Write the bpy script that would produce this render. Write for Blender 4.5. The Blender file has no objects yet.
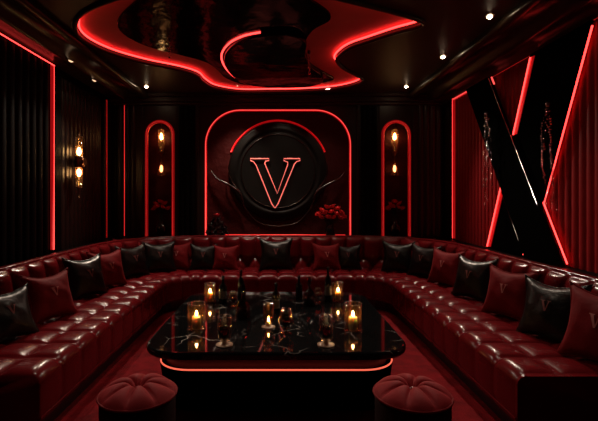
import bpy, math, random
from mathutils import Vector, Matrix
from math import sin, cos, pi, sqrt

S = bpy.context.scene
COL = S.collection
random.seed(7)

# ------------------------------------------------------------------ helpers
def tag(o, label=None, cat=None, group=None, kind=None):
    if label: o['label'] = label
    if cat: o['category'] = cat
    if group: o['group'] = group
    if kind: o['kind'] = kind
    return o

def thing(name, label, cat, loc=(0, 0, 0), rot=(0, 0, 0), group=None):
    o = bpy.data.objects.new(name, None)
    COL.objects.link(o)
    o.empty_display_size = 0.05
    o.location = loc
    o.rotation_euler = rot
    return tag(o, label, cat, group)

def dup(root, label=None, group=None, loc=None, rot=None, scale=None):
    r = root.copy(); COL.objects.link(r)
    for ch in list(root.children):
        c = ch.copy(); COL.objects.link(c); c.parent = r
        for g in list(ch.children):
            d = g.copy(); COL.objects.link(d); d.parent = c
    if label: r['label'] = label
    if group: r['group'] = group
    if loc is not None: r.location = loc
    if rot is not None: r.rotation_euler = rot
    if scale is not None: r.scale = scale
    return r

class MB:
    """collects verts and faces, then links ONE mesh object"""
    def __init__(s): s.v = []; s.f = []
    def add(s, vs, fs, M=None):
        o = len(s.v)
        for p in vs:
            p = Vector(p)
            s.v.append(tuple(M @ p) if M is not None else tuple(p))
        s.f += [tuple(i + o for i in f) for f in fs]
        return s
    def grid(s, fn, nu, nv, cu=False, cv=False, capu=False, M=None):
        mu = nu if cu else nu + 1
        mv = nv if cv else nv + 1
        vs = [fn(i / nu, j / nv) for i in range(mu) for j in range(mv)]
        fs = []
        for i in range(nu):
            for j in range(nv):
                a, b = i, (i + 1) % mu
                c, d = j, (j + 1) % mv
                fs.append((a * mv + c, b * mv + c, b * mv + d, a * mv + d))
        if capu:
            fs.append(tuple(range(mv))[::-1])
            fs.append(tuple((mu - 1) * mv + j for j in range(mv)))
        return s.add(vs, fs, M)
    def box(s, x0, x1, y0, y1, z0, z1, M=None):
        vs = [(x, y, z) for x in (x0, x1) for y in (y0, y1) for z in (z0, z1)]
        return s.add(vs, [(0, 1, 3, 2), (4, 6, 7, 5), (0, 4, 5, 1), (2, 3, 7, 6), (0, 2, 6, 4), (1, 5, 7, 3)], M)
    def lathe(s, prof, n=24, M=None, cap=True):
        k = len(prof)
        vs = [(r * cos(2 * pi * i / n), r * sin(2 * pi * i / n), z) for i in range(n) for r, z in prof]
        fs = []
        for i in range(n):
            a, b = i * k, ((i + 1) % n) * k
            for j in range(k - 1):
                fs.append((a + j, b + j, b + j + 1, a + j + 1))
        if cap:
            if prof[0][0] > 1e-5: fs.append(tuple(i * k for i in range(n))[::-1])
            if prof[-1][0] > 1e-5: fs.append(tuple(i * k + k - 1 for i in range(n)))
        return s.add(vs, fs, M)
    def tube(s, pts, r, n=8, closed=False, M=None, radii=None):
        P = [Vector(p) for p in pts]
        m = len(P)
        vs = []
        up = None
        for i in range(m):
            if closed: t = P[(i + 1) % m] - P[i - 1]
            else: t = P[min(i + 1, m - 1)] - P[max(i - 1, 0)]
            t.normalize()
            if up is None:
                up = Vector((0, 0, 1)) if abs(t.z) < 0.9 else Vector((1, 0, 0))
            a = t.cross(up)
            if a.length < 1e-4: a = t.cross(Vector((0.3, 1, 0.2)))
            a.normalize(); b = a.cross(t).normalized(); up = b
            rr = radii[i] if radii else r
            for k in range(n):
                w = 2 * pi * k / n
                vs.append(P[i] + a * (rr * cos(w)) + b * (rr * sin(w)))
        fs = []
        for i in range(m if closed else m - 1):
            j = (i + 1) % m
            for k in range(n):
                q = (k + 1) % n
                fs.append((i * n + k, i * n + q, j * n + q, j * n + k))
        if not closed:
            fs.append(tuple(range(n))); fs.append(tuple((m - 1) * n + k for k in range(n))[::-1])
        return s.add(vs, fs, M)
    def ball(s, c, r, n=8, m=6, sz=1.0):
        def f(u, v):
            th = pi * v
            return (c[0] + r * sin(th) * cos(2 * pi * u), c[1] + r * sin(th) * sin(2 * pi * u), c[2] + sz * r * cos(th))
        return s.grid(f, n, m, cu=True)
    def build(s, name, mat, parent=None, smooth=True, loc=None, bevel=0, auto=None):
        me = bpy.data.meshes.new(name)
        me.from_pydata(s.v, [], s.f)
        me.update()
        return link(name, me, mat, parent, smooth, loc, bevel)

def link(name, me, mat, parent=None, smooth=True, loc=None, bevel=0):
    me.materials.clear()
    me.materials.append(mat)
    me.polygons.foreach_set('use_smooth', [smooth] * len(me.polygons))
    o = bpy.data.objects.new(name, me)
    COL.objects.link(o)
    if parent is not None: o.parent = parent
    if loc is not None: o.location = loc
    if bevel:
        b = o.modifiers.new('bevel', 'BEVEL'); b.width = bevel; b.segments = 3; b.limit_method = 'ANGLE'
    return o

def flat(name, loops, thick, M, mat, parent=None, bevel=0.0, smooth=False):
    """polygon with holes (first loop outside), thickness along local +z, placed by matrix M"""
    cu = bpy.data.curves.new('tmp', 'CURVE')
    cu.dimensions = '2D'; cu.fill_mode = 'BOTH'
    cu.extrude = thick / 2 - bevel if thick else 0
    if bevel: cu.bevel_depth = bevel; cu.bevel_resolution = 2; cu.offset = -bevel
    for L in loops:
        sp = cu.splines.new('POLY'); sp.points.add(len(L) - 1)
        for p, q in zip(sp.points, L): p.co = (q[0], q[1], 0, 1)
        sp.use_cyclic_u = True
    t = bpy.data.objects.new('tmp', cu); COL.objects.link(t)
    dg = bpy.context.evaluated_depsgraph_get(); dg.update()
    me = bpy.data.meshes.new_from_object(t.evaluated_get(dg))
    bpy.data.objects.remove(t); bpy.data.curves.remove(cu)
    me.transform(M @ Matrix.Translation((0, 0, thick / 2)))
    me.name = name
    return link(name, me, mat, parent, smooth)

def spline(pts, n=8, closed=False):
    """Catmull-Rom through pts"""
    P = [Vector(p) for p in pts]; m = len(P); out = []
    for i in range(m if closed else m - 1):
        if closed: a, b, c, d = P[i - 1], P[i], P[(i + 1) % m], P[(i + 2) % m]
        else: a, b, c, d = P[max(i - 1, 0)], P[i], P[i + 1], P[min(i + 2, m - 1)]
        for k in range(n):
            t = k / n
            out.append(0.5 * ((2 * b) + (c - a) * t + (2 * a - 5 * b + 4 * c - d) * t * t + (3 * b - a - 3 * c + d) * t ** 3))
    if not closed: out.append(P[-1])
    return out

def rrect(x0, x1, y0, y1, r, n=8):
    out = []
    for cx, cy, a0 in ((x1 - r, y1 - r, 0), (x0 + r, y1 - r, pi / 2), (x0 + r, y0 + r, pi), (x1 - r, y0 + r, 1.5 * pi)):
        for k in range(n + 1):
            a = a0 + pi / 2 * k / n
            out.append((cx + r * cos(a), cy + r * sin(a)))
    return out

def arch(x0, x1, z0, z1, r, n=10):
    """rounded top corners, square bottom; goes from bottom-left up and over to bottom-right"""
    out = [(x0, z0)]
    for k in range(n + 1):
        a = pi - pi / 2 * k / n
        out.append((x0 + r + r * cos(a), z1 - r + r * sin(a)))
    for k in range(n + 1):
        a = pi / 2 - pi / 2 * k / n
        out.append((x1 - r + r * cos(a), z1 - r + r * sin(a)))
    out.append((x1, z0))
    return out

XZ = lambda y: Matrix(((1, 0, 0, 0), (0, 0, 1, y), (0, 1, 0, 0), (0, 0, 0, 1)))      # (u,v,w) -> (u, y+w, v)
YZ = lambda x: Matrix(((0, 0, 1, x), (1, 0, 0, 0), (0, 1, 0, 0), (0, 0, 0, 1)))      # (u,v,w) -> (x+w, u, v)
XY = lambda z: Matrix.Translation((0, 0, z))

# ------------------------------------------------------------------ materials
def newmat(name):
    m = bpy.data.materials.new(name); m.use_nodes = True
    nt = m.node_tree; b = nt.nodes['Principled BSDF']
    return m, nt, b

def pmat(name, col, rough=0.5, metal=0.0, spec=0.5, bump=None, var=None, coat=0.0, sheen=0.0, stretch=None):
    m, nt, b = newmat(name)
    b.inputs['Base Color'].default_value = (*col, 1)
    b.inputs['Roughness'].default_value = rough
    b.inputs['Metallic'].default_value = metal
    b.inputs['Specular IOR Level'].default_value = spec
    b.inputs['Coat Weight'].default_value = coat
    b.inputs['Coat Roughness'].default_value = 0.1
    b.inputs['Sheen Weight'].default_value = sheen
    if sheen:
        b.inputs['Sheen Tint'].default_value = (1, 0.25, 0.25, 1); b.inputs['Sheen Roughness'].default_value = 0.35
    if bump or var:
        tc = nt.nodes.new('ShaderNodeTexCoord')
        vec = tc.outputs['Object']
        if stretch:
            mp = nt.nodes.new('ShaderNodeMapping'); mp.inputs['Scale'].default_value = stretch
            nt.links.new(vec, mp.inputs['Vector']); vec = mp.outputs['Vector']
    if bump:
        n = nt.nodes.new('ShaderNodeTexNoise'); n.inputs['Scale'].default_value = bump[0]; n.inputs['Detail'].default_value = 4
        nt.links.new(vec, n.inputs['Vector'])
        bp = nt.nodes.new('ShaderNodeBump'); bp.inputs['Strength'].default_value = bump[1]; bp.inputs['Distance'].default_value = bump[2]
        nt.links.new(n.outputs['Fac'], bp.inputs['Height']); nt.links.new(bp.outputs['Normal'], b.inputs['Normal'])
    if var:
        n = nt.nodes.new('ShaderNodeTexNoise'); n.inputs['Scale'].default_value = var[0]; n.inputs['Detail'].default_value = 5
        nt.links.new(vec, n.inputs['Vector'])
        mx = nt.nodes.new('ShaderNodeMix'); mx.data_type = 'RGBA'
        mx.inputs['A'].default_value = (*[c * (1 - var[1]) for c in col], 1)
        mx.inputs['B'].default_value = (*[c * (1 + var[1]) for c in col], 1)
        nt.links.new(n.outputs['Fac'], mx.inputs['Factor']); nt.links.new(mx.outputs['Result'], b.inputs['Base Color'])
    return m

def emat(name, col, strength):
    m, nt, b = newmat(name)
    b.inputs['Base Color'].default_value = (*col, 1)
    b.inputs['Emission Color'].default_value = (*col, 1)
    b.inputs['Emission Strength'].default_value = strength
    return m

def gmat(name, tint, gloss=0.35, rough=0.02, base=0.06):
    """thin clear glass: tinted see-through body with a mirror-like skin"""
    m = bpy.data.materials.new(name); m.use_nodes = True
    nt = m.node_tree; nt.nodes.clear()
    o = nt.nodes.new('ShaderNodeOutputMaterial'); mx = nt.nodes.new('ShaderNodeMixShader')
    t = nt.nodes.new('ShaderNodeBsdfTransparent'); g = nt.nodes.new('ShaderNodeBsdfGlossy'); lw = nt.nodes.new('ShaderNodeLayerWeight')
    t.inputs['Color'].default_value = (*tint, 1); g.inputs['Roughness'].default_value = rough
    g.inputs['Color'].default_value = (1, 1, 1, 1)
    lw.inputs['Blend'].default_value = gloss
    ad = nt.nodes.new('ShaderNodeMath'); ad.operation = 'MULTIPLY_ADD'; ad.inputs[1].default_value = 0.75; ad.inputs[2].default_value = base
    nt.links.new(lw.outputs['Facing'], ad.inputs[0]); nt.links.new(ad.outputs[0], mx.inputs['Fac'])
    nt.links.new(t.outputs[0], mx.inputs[1]); nt.links.new(g.outputs[0], mx.inputs[2]); nt.links.new(mx.outputs[0], o.inputs['Surface'])
    return m

def lantern(fac=0.022):
    m = gmat('lantern_glass', (0.92, 0.82, 0.66), base=0.05)
    nt = m.node_tree; out = nt.nodes['Material Output']
    old = out.inputs['Surface'].links[0].from_socket
    tr = nt.nodes.new('ShaderNodeBsdfTranslucent'); tr.inputs['Color'].default_value = (0.9, 0.42, 0.15, 1)
    mx = nt.nodes.new('ShaderNodeMixShader'); mx.inputs['Fac'].default_value = fac
    nt.links.new(old, mx.inputs[1]); nt.links.new(tr.outputs[0], mx.inputs[2]); nt.links.new(mx.outputs[0], out.inputs['Surface'])
    return m

def marble():
    m, nt, b = newmat('black_marble')
    tc = nt.nodes.new('ShaderNodeTexCoord')
    nz = nt.nodes.new('ShaderNodeTexNoise'); nz.inputs['Scale'].default_value = 2.3; nz.inputs['Detail'].default_value = 5
    nt.links.new(tc.outputs['Object'], nz.inputs['Vector'])
    mx0 = nt.nodes.new('ShaderNodeMix'); mx0.data_type = 'VECTOR'; mx0.inputs['Factor'].default_value = 0.32
    nt.links.new(tc.outputs['Object'], mx0.inputs['A']); nt.links.new(nz.outputs['Color'], mx0.inputs['B'])
    vo = nt.nodes.new('ShaderNodeTexVoronoi'); vo.feature = 'DISTANCE_TO_EDGE'; vo.inputs['Scale'].default_value = 4.3
    nt.links.new(mx0.outputs['Result'], vo.inputs['Vector'])
    rp = nt.nodes.new('ShaderNodeValToRGB'); rp.color_ramp.elements[0].position = 0.0; rp.color_ramp.elements[0].color = (1, 1, 1, 1)
    rp.color_ramp.elements[1].position = 0.014; rp.color_ramp.elements[1].color = (0, 0, 0, 1)
    nt.links.new(vo.outputs['Distance'], rp.inputs['Fac'])
    n2 = nt.nodes.new('ShaderNodeTexNoise'); n2.inputs['Scale'].default_value = 3.0; n2.inputs['Detail'].default_value = 2
    nt.links.new(tc.outputs['Object'], n2.inputs['Vector'])
    r2 = nt.nodes.new('ShaderNodeValToRGB'); r2.color_ramp.elements[0].position = 0.5; r2.color_ramp.elements[1].position = 0.7
    nt.links.new(n2.outputs['Fac'], r2.inputs['Fac'])
    mu = nt.nodes.new('ShaderNodeMath'); mu.operation = 'MULTIPLY'
    nt.links.new(rp.outputs['Color'], mu.inputs[0]); nt.links.new(r2.outputs['Color'], mu.inputs[1])
    mx = nt.nodes.new('ShaderNodeMix'); mx.data_type = 'RGBA'
    mx.inputs['A'].default_value = (0.004, 0.004, 0.0045, 1); mx.inputs['B'].default_value = (0.42, 0.38, 0.36, 1)
    nt.links.new(mu.outputs[0], mx.inputs['Factor']); nt.links.new(mx.outputs['Result'], b.inputs['Base Color'])
    b.inputs['Roughness'].default_value = 0.05
    b.inputs['Specular IOR Level'].default_value = 0.6
    return m

def carpet():
    m, nt, b = newmat('red_carpet')
    tc = nt.nodes.new('ShaderNodeTexCoord')
    n = nt.nodes.new('ShaderNodeTexNoise'); n.inputs['Scale'].default_value = 6.0; n.inputs['Detail'].default_value = 8
    n.inputs['Roughness'].default_value = 0.65
    nt.links.new(tc.outputs['Object'], n.inputs['Vector'])
    rp = nt.nodes.new('ShaderNodeValToRGB')
    rp.color_ramp.elements[0].position = 0.3; rp.color_ramp.elements[0].color = (0.09, 0.004, 0.006, 1)
    rp.color_ramp.elements[1].position = 0.7; rp.color_ramp.elements[1].color = (0.24, 0.008, 0.013, 1)
    nt.links.new(n.outputs['Fac'], rp.inputs['Fac']); nt.links.new(rp.outputs['Color'], b.inputs['Base Color'])
    f = nt.nodes.new('ShaderNodeTexNoise'); f.inputs['Scale'].default_value = 160; f.inputs['Detail'].default_value = 3
    nt.links.new(tc.outputs['Object'], f.inputs['Vector'])
    bp = nt.nodes.new('ShaderNodeBump'); bp.inputs['Strength'].default_value = 0.7; bp.inputs['Distance'].default_value = 0.01
    nt.links.new(f.outputs['Fac'], bp.inputs['Height']); nt.links.new(bp.outputs['Normal'], b.inputs['Normal'])
    b.inputs['Roughness'].default_value = 0.95; b.inputs['Specular IOR Level'].default_value = 0.1
    return m

M = {
    'carpet': carpet(), 'marble': marble(),
    'leather': pmat('burgundy_leather', (0.105, 0.004, 0.0065), 0.23, spec=0.26, bump=(26, 0.12, 0.003), var=(5, 0.25)),
    'leather_black': pmat('black_leather', (0.005, 0.0055, 0.0055), 0.33, spec=0.36, bump=(11, 0.5, 0.018)),
    'velvet': pmat('red_velvet', (0.155, 0.004, 0.0075), 0.7, spec=0.12, bump=(14, 0.4, 0.014), var=(8, 0.35), sheen=0.05),
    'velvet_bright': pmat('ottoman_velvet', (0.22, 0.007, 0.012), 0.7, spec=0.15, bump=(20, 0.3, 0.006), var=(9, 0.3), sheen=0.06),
    'velvet_shaded': pmat('shaded_velvet', (0.012, 0.002, 0.003), 0.7, spec=0.2, bump=(30, 0.2, 0.004)),  # shade on the ottoman sides painted as a near-black velvet
    'plinth': pmat('black_plinth', (0.012, 0.004, 0.005), 0.4),
    'neck': pmat('red_lit_neck', (0.10, 0.008, 0.01), 0.4),  # red light of the table strip put into the neck colour
    'wood': pmat('black_panelling', (0.003, 0.0018, 0.0018), 0.45, spec=0.04, bump=(10, 0.15, 0.004), stretch=(1, 1, 0.1)),
    'brown': pmat('brown_black_panelling', (0.014, 0.0065, 0.005), 0.36, spec=0.35, bump=(8, 0.2, 0.005), stretch=(1, 1, 0.1)),
    'ceil': pmat('brown_black_lacquer', (0.04, 0.02, 0.013), 0.45, spec=0.3, var=(2, 0.3)),
    'cornice': pmat('polished_cornice', (0.032, 0.022, 0.015), 0.30, spec=0.35, var=(1.6, 0.5), stretch=(1, 0.4, 1)),
    'band': pmat('cove_plaster', (0.80, 0.24, 0.24), 0.6, var=(4, 0.15)),
    'gloss': pmat('black_gloss', (0.003, 0.0025, 0.0025), 0.14, spec=0.10, bump=(2.2, 0.5, 0.04)),
    'slab': pmat('black_slab', (0.0025, 0.0025, 0.0025), 0.6, spec=0.0),
    'panel': pmat('dark_relief_panel', (0.05, 0.007, 0.007), 0.5, spec=0.1, bump=(5, 0.7, 0.05)),
    'disc': pmat('dark_medallion', (0.007, 0.0065, 0.006), 0.38, spec=0.15, bump=(3, 0.35, 0.03)),
    'metal': pmat('dark_metal', (0.10, 0.085, 0.08), 0.25, metal=1.0),
    'silver': pmat('polished_edge', (0.55, 0.5, 0.48), 0.2, metal=1.0),
    'brass': pmat('bronze', (0.22, 0.12, 0.06), 0.3, metal=1.0),
    'ceramic': pmat('black_ceramic', (0.006, 0.006, 0.006), 0.08),
    'rose': pmat('red_petal', (0.95, 0.05, 0.06), 0.5, var=(30, 0.2), sheen=0.3),
    'rose_deep': pmat('deep_red_petal', (0.75, 0.03, 0.05), 0.5, var=(30, 0.3)),
    'rose_black': pmat('near_black_petal', (0.02, 0.012, 0.014), 0.35),
    'leaf': pmat('dark_leaf', (0.012, 0.02, 0.012), 0.45),
    'emblem': pmat('embroidery', (0.42, 0.13, 0.13), 0.5),
    'emblem_dim': pmat('tone_embroidery', (0.16, 0.06, 0.06), 0.4),
    'button': pmat('button', (0.10, 0.006, 0.009), 0.3),
    'bottle': pmat('dark_bottle', (0.007, 0.006, 0.005), 0.06),
    'liquor': pmat('dark_liquor', (0.02, 0.006, 0.003), 0.1),
    'label': pmat('bottle_paper', (0.05, 0.04, 0.035), 0.6),
    'wax': pmat('wax', (0.95, 0.78, 0.55), 0.5),
    'wick': pmat('wick', (0.02, 0.015, 0.01), 0.9),
    'glass': gmat('clear_glass', (0.95, 0.88, 0.78), base=0.04),
    'lantern': lantern(0.014), 'lantern_warm': lantern(0.06),
    'smoke': gmat('smoked_glass', (0.42, 0.36, 0.33), base=0.05),
    'amber': gmat('amber_glass', (0.97, 0.80, 0.55)),
    'crystal': pmat('crystal_bead', (0.6, 0.56, 0.54), 0.12, metal=1.0),
    'led': emat('red_light', (1.0, 0.045, 0.040), 4.2),
    'led_soft': emat('red_light_soft', (1.0, 0.075, 0.065), 1.5),
    'led_dim': emat('red_light_dim', (1.0, 0.03, 0.03), 0.9),
    'flute': pmat('dark_red_reeding', (0.28, 0.014, 0.017), 0.5, spec=0.1),
    'lit_foot': pmat('foot_painted_light', (0.5, 0.33, 0.24), 0.15),  # pale colour painted for light refracted in the glass foot
    'led_faint': emat('red_light_faint', (1.0, 0.03, 0.03), 0.22),
    'painted_glow_dim': emat('painted_red_glow_dim', (1.0, 0.010, 0.014), 0.13),  # dimmer painted glow beside the niche and far left strips
    'painted_glow': emat('painted_red_glow', (1.0, 0.010, 0.014), 0.24),  # emission standing in for red light spilling beside the strips
    'led_table': emat('orange_red_light', (1.0, 0.15, 0.085), 1.1),
    'neon': emat('neon_red', (1.0, 0.19, 0.15), 0.85),
    'flame': emat('flame', (1.0, 0.58, 0.24), 120.0),
    'bulb': emat('warm_bulb', (1.0, 0.66, 0.36), 30.0),
    'bulb_dim': emat('warm_bulb_dim', (1.0, 0.48, 0.24), 8.0),
    'down': emat('downlight_glow', (1.0, 0.70, 0.44), 70.0),
    'down_dim': emat('downlight_amber', (1.0, 0.62, 0.36), 1.4),
}

for _n in ('wax',):
    _b = M[_n].node_tree.nodes['Principled BSDF']; _b.inputs['Subsurface Weight'].default_value = 1.0; _b.inputs['Subsurface Radius'].default_value = (0.03, 0.024, 0.016); _b.inputs['Subsurface Scale'].default_value = 1.0

# ------------------------------------------------------------------ room sizes (camera at y = 0 looking +y)
WX = 2.70; YB = 6.95; YF = -1.3; ZC = 3.15; EYE = 1.49

# ------------------------------------------------------------------ setting
o = MB().box(-WX - 0.2, WX + 0.2, YF, YB + 0.3, -0.08, 0.0).build('floor', M['carpet'], smooth=False)
tag(o, 'deep red carpet covering the whole floor', 'floor', kind='structure')
o = MB().box(-WX - 0.15, -WX, YF, YB + 0.3, 0, 3.6).build('wall_left', M['wood'], smooth=False)
tag(o, 'black panelled wall on the left', 'wall', kind='structure')
wall_left = o
o = MB().box(WX, WX + 0.15, YF, YB + 0.3, 0, 3.6).build('wall_right', M['wood'], smooth=False)
tag(o, 'black panelled wall on the right behind the crossed slabs', 'wall', kind='structure')
wall_right = o
o = MB().box(-WX - 0.15, WX + 0.15, YF - 0.15, YF, 0, 3.6).build('wall_front', M['wood'], smooth=False)
tag(o, 'black wall on the near side of the lounge', 'wall', kind='structure')

NX, NR = 1.915, 0.245                                   # niche centre and half width
NZ0, NZ1 = 0.86, 2.76
AX, AZ0, AZ1, AR = 1.19, 0.86, 2.93, 0.56                # big arch
nich = {sx: arch(sx * NX - NR, sx * NX + NR, NZ0, NZ1, NR - 0.001) for sx in (-1, 1)}
big = arch(-AX, AX, AZ0, AZ1, AR, 14)
wall_back = flat('wall_back', [[(-WX, 0), (WX, 0), (WX, 3.6), (-WX, 3.6)], nich[-1], big, nich[1]], 0.22, XZ(YB), M['brown'])
tag(wall_back, 'dark panelled back wall with one big arch between two narrow arched niches', 'wall', kind='structure')
MB().box(-WX, WX, YB + 0.22, YB + 0.28, 0, 3.6).build('niche_back', M['panel'], wall_back, smooth=False)

# panelling on the back wall: reeded strips and a thin frame round the big arch
def reeds(name, x0, x1, z0, z1, n, mat, depth=0.03):
    def f(u, v):
        k = u * n
        return (x0 + (x1 - x0) * u, YB - 0.004 - depth * sqrt(max(0, 1 - (2 * (k % 1 if u < 1 else 1) - 1) ** 2)), z0 + (z1 - z0) * v)
    return MB().grid(f, n * 8, 1).build(name, mat, wall_back)
for x0, x1, n in ((-2.62, -2.30, 3), (2.26, 2.66, 4)):
    reeds('reeded_panel', x0, x1, 0.3, 2.98, n, M['brown'])
for x0, x1, n in ((-1.60, -1.34, 3), (1.34, 1.60, 3)):
    reeds('reeded_panel', x0, x1, 0.3, 2.98, n, M['wood'], 0.025)
flat('arch_panel', [rrect(-AX - 0.1, AX + 0.1, AZ0 - 0.05, AZ1 + 0.08, 0.3, 6)], 0.03, XZ(YB + 0.11), M['panel'], wall_back)
fr = MB()
for x in (-1.29, 1.29):
    fr.box(x - 0.02, x + 0.02, YB - 0.03, YB, 0.86, 3.0)
fr.box(-1.29, 1.29, YB - 0.03, YB, 2.975, 3.01)
fr.build('frame_moulding', M['brown'], wall_back, smooth=False, bevel=0.008)
for sx in (-1, 1):
    m = MB()
    for x in (sx * NX - 0.275, sx * NX + 0.275): m.box(x - 0.012, x + 0.012, YB - 0.02, YB, 0.86, 2.98)
    m.build('niche_moulding', M['brown'], wall_back, smooth=False, bevel=0.006)

# cornices
def cornice(name, side):
    prof = [(2.06, 3.16), (2.06, 3.085), (2.14, 3.075), (2.16, 3.11), (2.24, 3.14), (2.34, 3.12), (2.42, 3.05), (2.47, 3.04), (2.50, 3.07), (2.58, 3.055), (2.64, 3.01), (2.70, 3.0), (2.72, 3.2)]
    if side < 0: prof[7:] = [(2.47, 3.08), (2.52, 3.11), (2.60, 3.105), (2.66, 3.09), (2.70, 3.085), (2.72, 3.2)]
    prof = [tuple(p) for p in spline([(a, 0, b) for a, b in prof], 3)]
    m = MB()
    m.grid(lambda u, v: (side * prof[int(round(v * (len(prof) - 1)))][0], YF + (YB - YF) * u, prof[int(round(v * (len(prof) - 1)))][2]), 1, len(prof) - 1)
    return m.build(name, M['cornice'])
tag(cornice('trim_1', -1), 'polished dark cornice along the top of the left wall', 'cornice', kind='structure')
tag(cornice('trim_2', 1), 'polished brown cornice along the top of the right wall', 'cornice', kind='structure')
m = MB()
m.box(-2.7, 2.7, YB - 0.10, YB, 3.03, 3.16).box(-2.7, 2.7, YB - 0.18, YB, 3.10, 3.16).box(-2.7, 2.7, YB - 0.05, YB, 2.99, 3.03)
tag(m.build('trim_3', M['ceil'], smooth=False, bevel=0.01), 'stepped dark cornice along the top of the back wall', 'cornice', kind='structure')

# ceiling with the free-form light cove (plan coordinates)
P = [(-1.25, 3.50), (-1.73, 3.82), (-1.97, 4.18), (-2.03, 4.52), (-1.91, 4.90), (-1.63, 5.25), (-1.28, 5.53), (-1.10, 5.78), (-1.06, 6.10), (-0.95, 6.45), (-0.60, 6.70),
     (-0.14, 6.70), (0.34, 6.67), (0.80, 6.55), (1.10, 6.30), (1.19, 6.02), (1.03, 5.74), (0.83, 5.46), (0.71, 5.18), (0.72, 4.96), (0.80, 4.72), (0.97, 4.52), (1.17, 4.30), (1.36, 4.12),
     (1.30, 3.98), (0.88, 3.74), (0.5, 3.55), (0.0, 3.3), (-0.7, 3.28)]
Pc = [(p.x, p.y) for p in spline([(a, b, 0) for a, b in P], 6, True)]
ceiling = flat('ceiling', [[(-2.1, YF), (2.1, YF), (2.1, YB + 0.1), (-2.1, YB + 0.1)], Pc], 0.06, XY(ZC), M['ceil'])
tag(ceiling, 'dark lacquered ceiling with a free-form lit recess', 'ceiling', kind='structure')
MB().box(-2.2, 2.2, YF, YB, 3.211, 3.25).build('cove_top', M['band'], ceiling, smooth=False)
lip = MB().tube([(x, y, ZC - 0.012) for x, y in Pc], 0.022, 6, True)
lip.build('cove_lip', M['cornice'], ceiling)
# inner gloss panel of the recess
Q = [(-0.9, 3.42), (-1.25, 3.75), (-1.55, 4.15), (-1.60, 4.50), (-1.45, 4.85), (-1.15, 5.12), (-0.90, 5.40), (-0.80, 5.75), (-0.74, 6.1), (-0.5, 6.45), (0.0, 6.5), (0.5, 6.42),
     (0.80, 6.2), (0.66, 5.9), (0.43, 5.5), (0.34, 5.1), (0.30, 4.7), (0.36, 4.35), (0.5, 4.1), (0.4, 3.85), (0.1, 3.55), (-0.4, 3.4)]
Qc = [(p.x, p.y) for p in spline([(a, b, 0) for a, b in Q], 5, True)]
flat('recess_panel', [Qc], 0.026, XY(3.187), M['gloss'], ceiling, bevel=0.008)
# hanging island with a lit left edge
I = [(-0.15, 4.38), (-0.32, 4.47), (-0.49, 4.67), (-0.62, 5.0), (-0.66, 5.37), (-0.62, 5.80), (-0.48, 6.22), (-0.14, 6.42), (0.33, 6.42), (0.62, 6.2), (0.58, 5.8), (0.42, 5.45), (0.32, 5.0), (0.30, 4.6), (0.12, 4.36)]
Ic = [(p.x, p.y) for p in spline([(a, b, 0) for a, b in I], 5, True)]
o = flat('ceiling_island', [Ic], 0.05, XY(3.135), M['gloss'], None, bevel=0.01)
tag(o, 'black gloss leaf-shaped panel hung inside the lit ceiling recess', 'ceiling panel')

# light strips ------------------------------------------------------------
def strip(pts, r, mat, label, closed=False, group=None, n=6, back=(0, 0, 0), wide=2.6, halo='painted_glow'):
    """thin bright core with a wider, dimmer tube right behind it that paints its glow"""
    o = MB().tube(pts, r, n, closed).build('light_strip', mat)
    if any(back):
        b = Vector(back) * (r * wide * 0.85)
        MB().tube([Vector(p) + b for p in pts], r * wide, 8, closed).build('painted_halo', M[halo], o)  # emissive tube painting the strip's glow on the surface around it
    return tag(o, label, 'light strip', group)
Pin = []
for i, (x, y) in enumerate(Pc):                       # slightly inside the cove edge
    a = Vector(Pc[i - 1]); b = Vector(Pc[(i + 1) % len(Pc)]); t = (b - a).normalized()
    Pin.append((x + t.y * 0.03 * (1), y - t.x * 0.03, ZC + 0.034))
area = sum(Pc[i - 1][0] * Pc[i][1] - Pc[i][0] * Pc[i - 1][1] for i in range(len(Pc)))
if area > 0:
    Pin = [(2 * Pc[i][0] - p[0], 2 * Pc[i][1] - p[1], p[2]) for i, p in enumerate(Pin)]
strip(Pin, 0.0105, M['led'], 'red light strip running round the rim of the ceiling recess', True)
il = [p for p in spline([(a - (0.03 if i < 7 else 0), b, 3.178) for i, (a, b) in enumerate(I[:8])], 6)]
strip(il, 0.010, M['led'], 'curved red light strip along the left edge of the hanging ceiling panel')
BK, LW, RW = (0, 1, 0), (-1, 0, 0), (1, 0, 0)
for sx, nm in ((-1, 'left'), (1, 'right')):
    L = arch(sx * NX - NR + 0.03, sx * NX + NR - 0.03, 0.87, NZ1 - 0.03, NR - 0.031, 10)
    strip([(x, YB - 0.0, z) for x, z in L], 0.0040, M['led_soft'], 'red light strip outlining the narrow niche at the %s of the big arch' % nm, back=BK, wide=6.5, halo='painted_glow_dim')
L = arch(-AX + 0.02, AX - 0.02, 0.875, AZ1 - 0.02, AR, 14)
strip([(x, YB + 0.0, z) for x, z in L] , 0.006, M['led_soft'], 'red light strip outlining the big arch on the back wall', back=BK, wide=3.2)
strip([(-1.1, YB + 0.075, 0.89), (1.1, YB + 0.085, 0.885)], 0.007, M['led_dim'], 'low red light strip along the foot of the big arch')
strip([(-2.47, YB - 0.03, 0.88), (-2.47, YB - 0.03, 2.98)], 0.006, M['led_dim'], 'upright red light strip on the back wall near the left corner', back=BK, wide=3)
strip([(-2.632, 6.62, 0.88), (-2.632, 6.62, 3.0)], 0.004, M['led_faint'], 'thin upright red light strip at the far end of the left wall', back=LW, halo='painted_glow_dim')
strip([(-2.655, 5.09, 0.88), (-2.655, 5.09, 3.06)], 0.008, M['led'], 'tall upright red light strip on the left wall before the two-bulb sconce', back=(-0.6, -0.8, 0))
strip([(-2.645, 1.2, 3.055), (-2.645, 5.09, 3.055)], 0.006, M['led'], 'long level red light strip along the top of the left wall')
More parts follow.
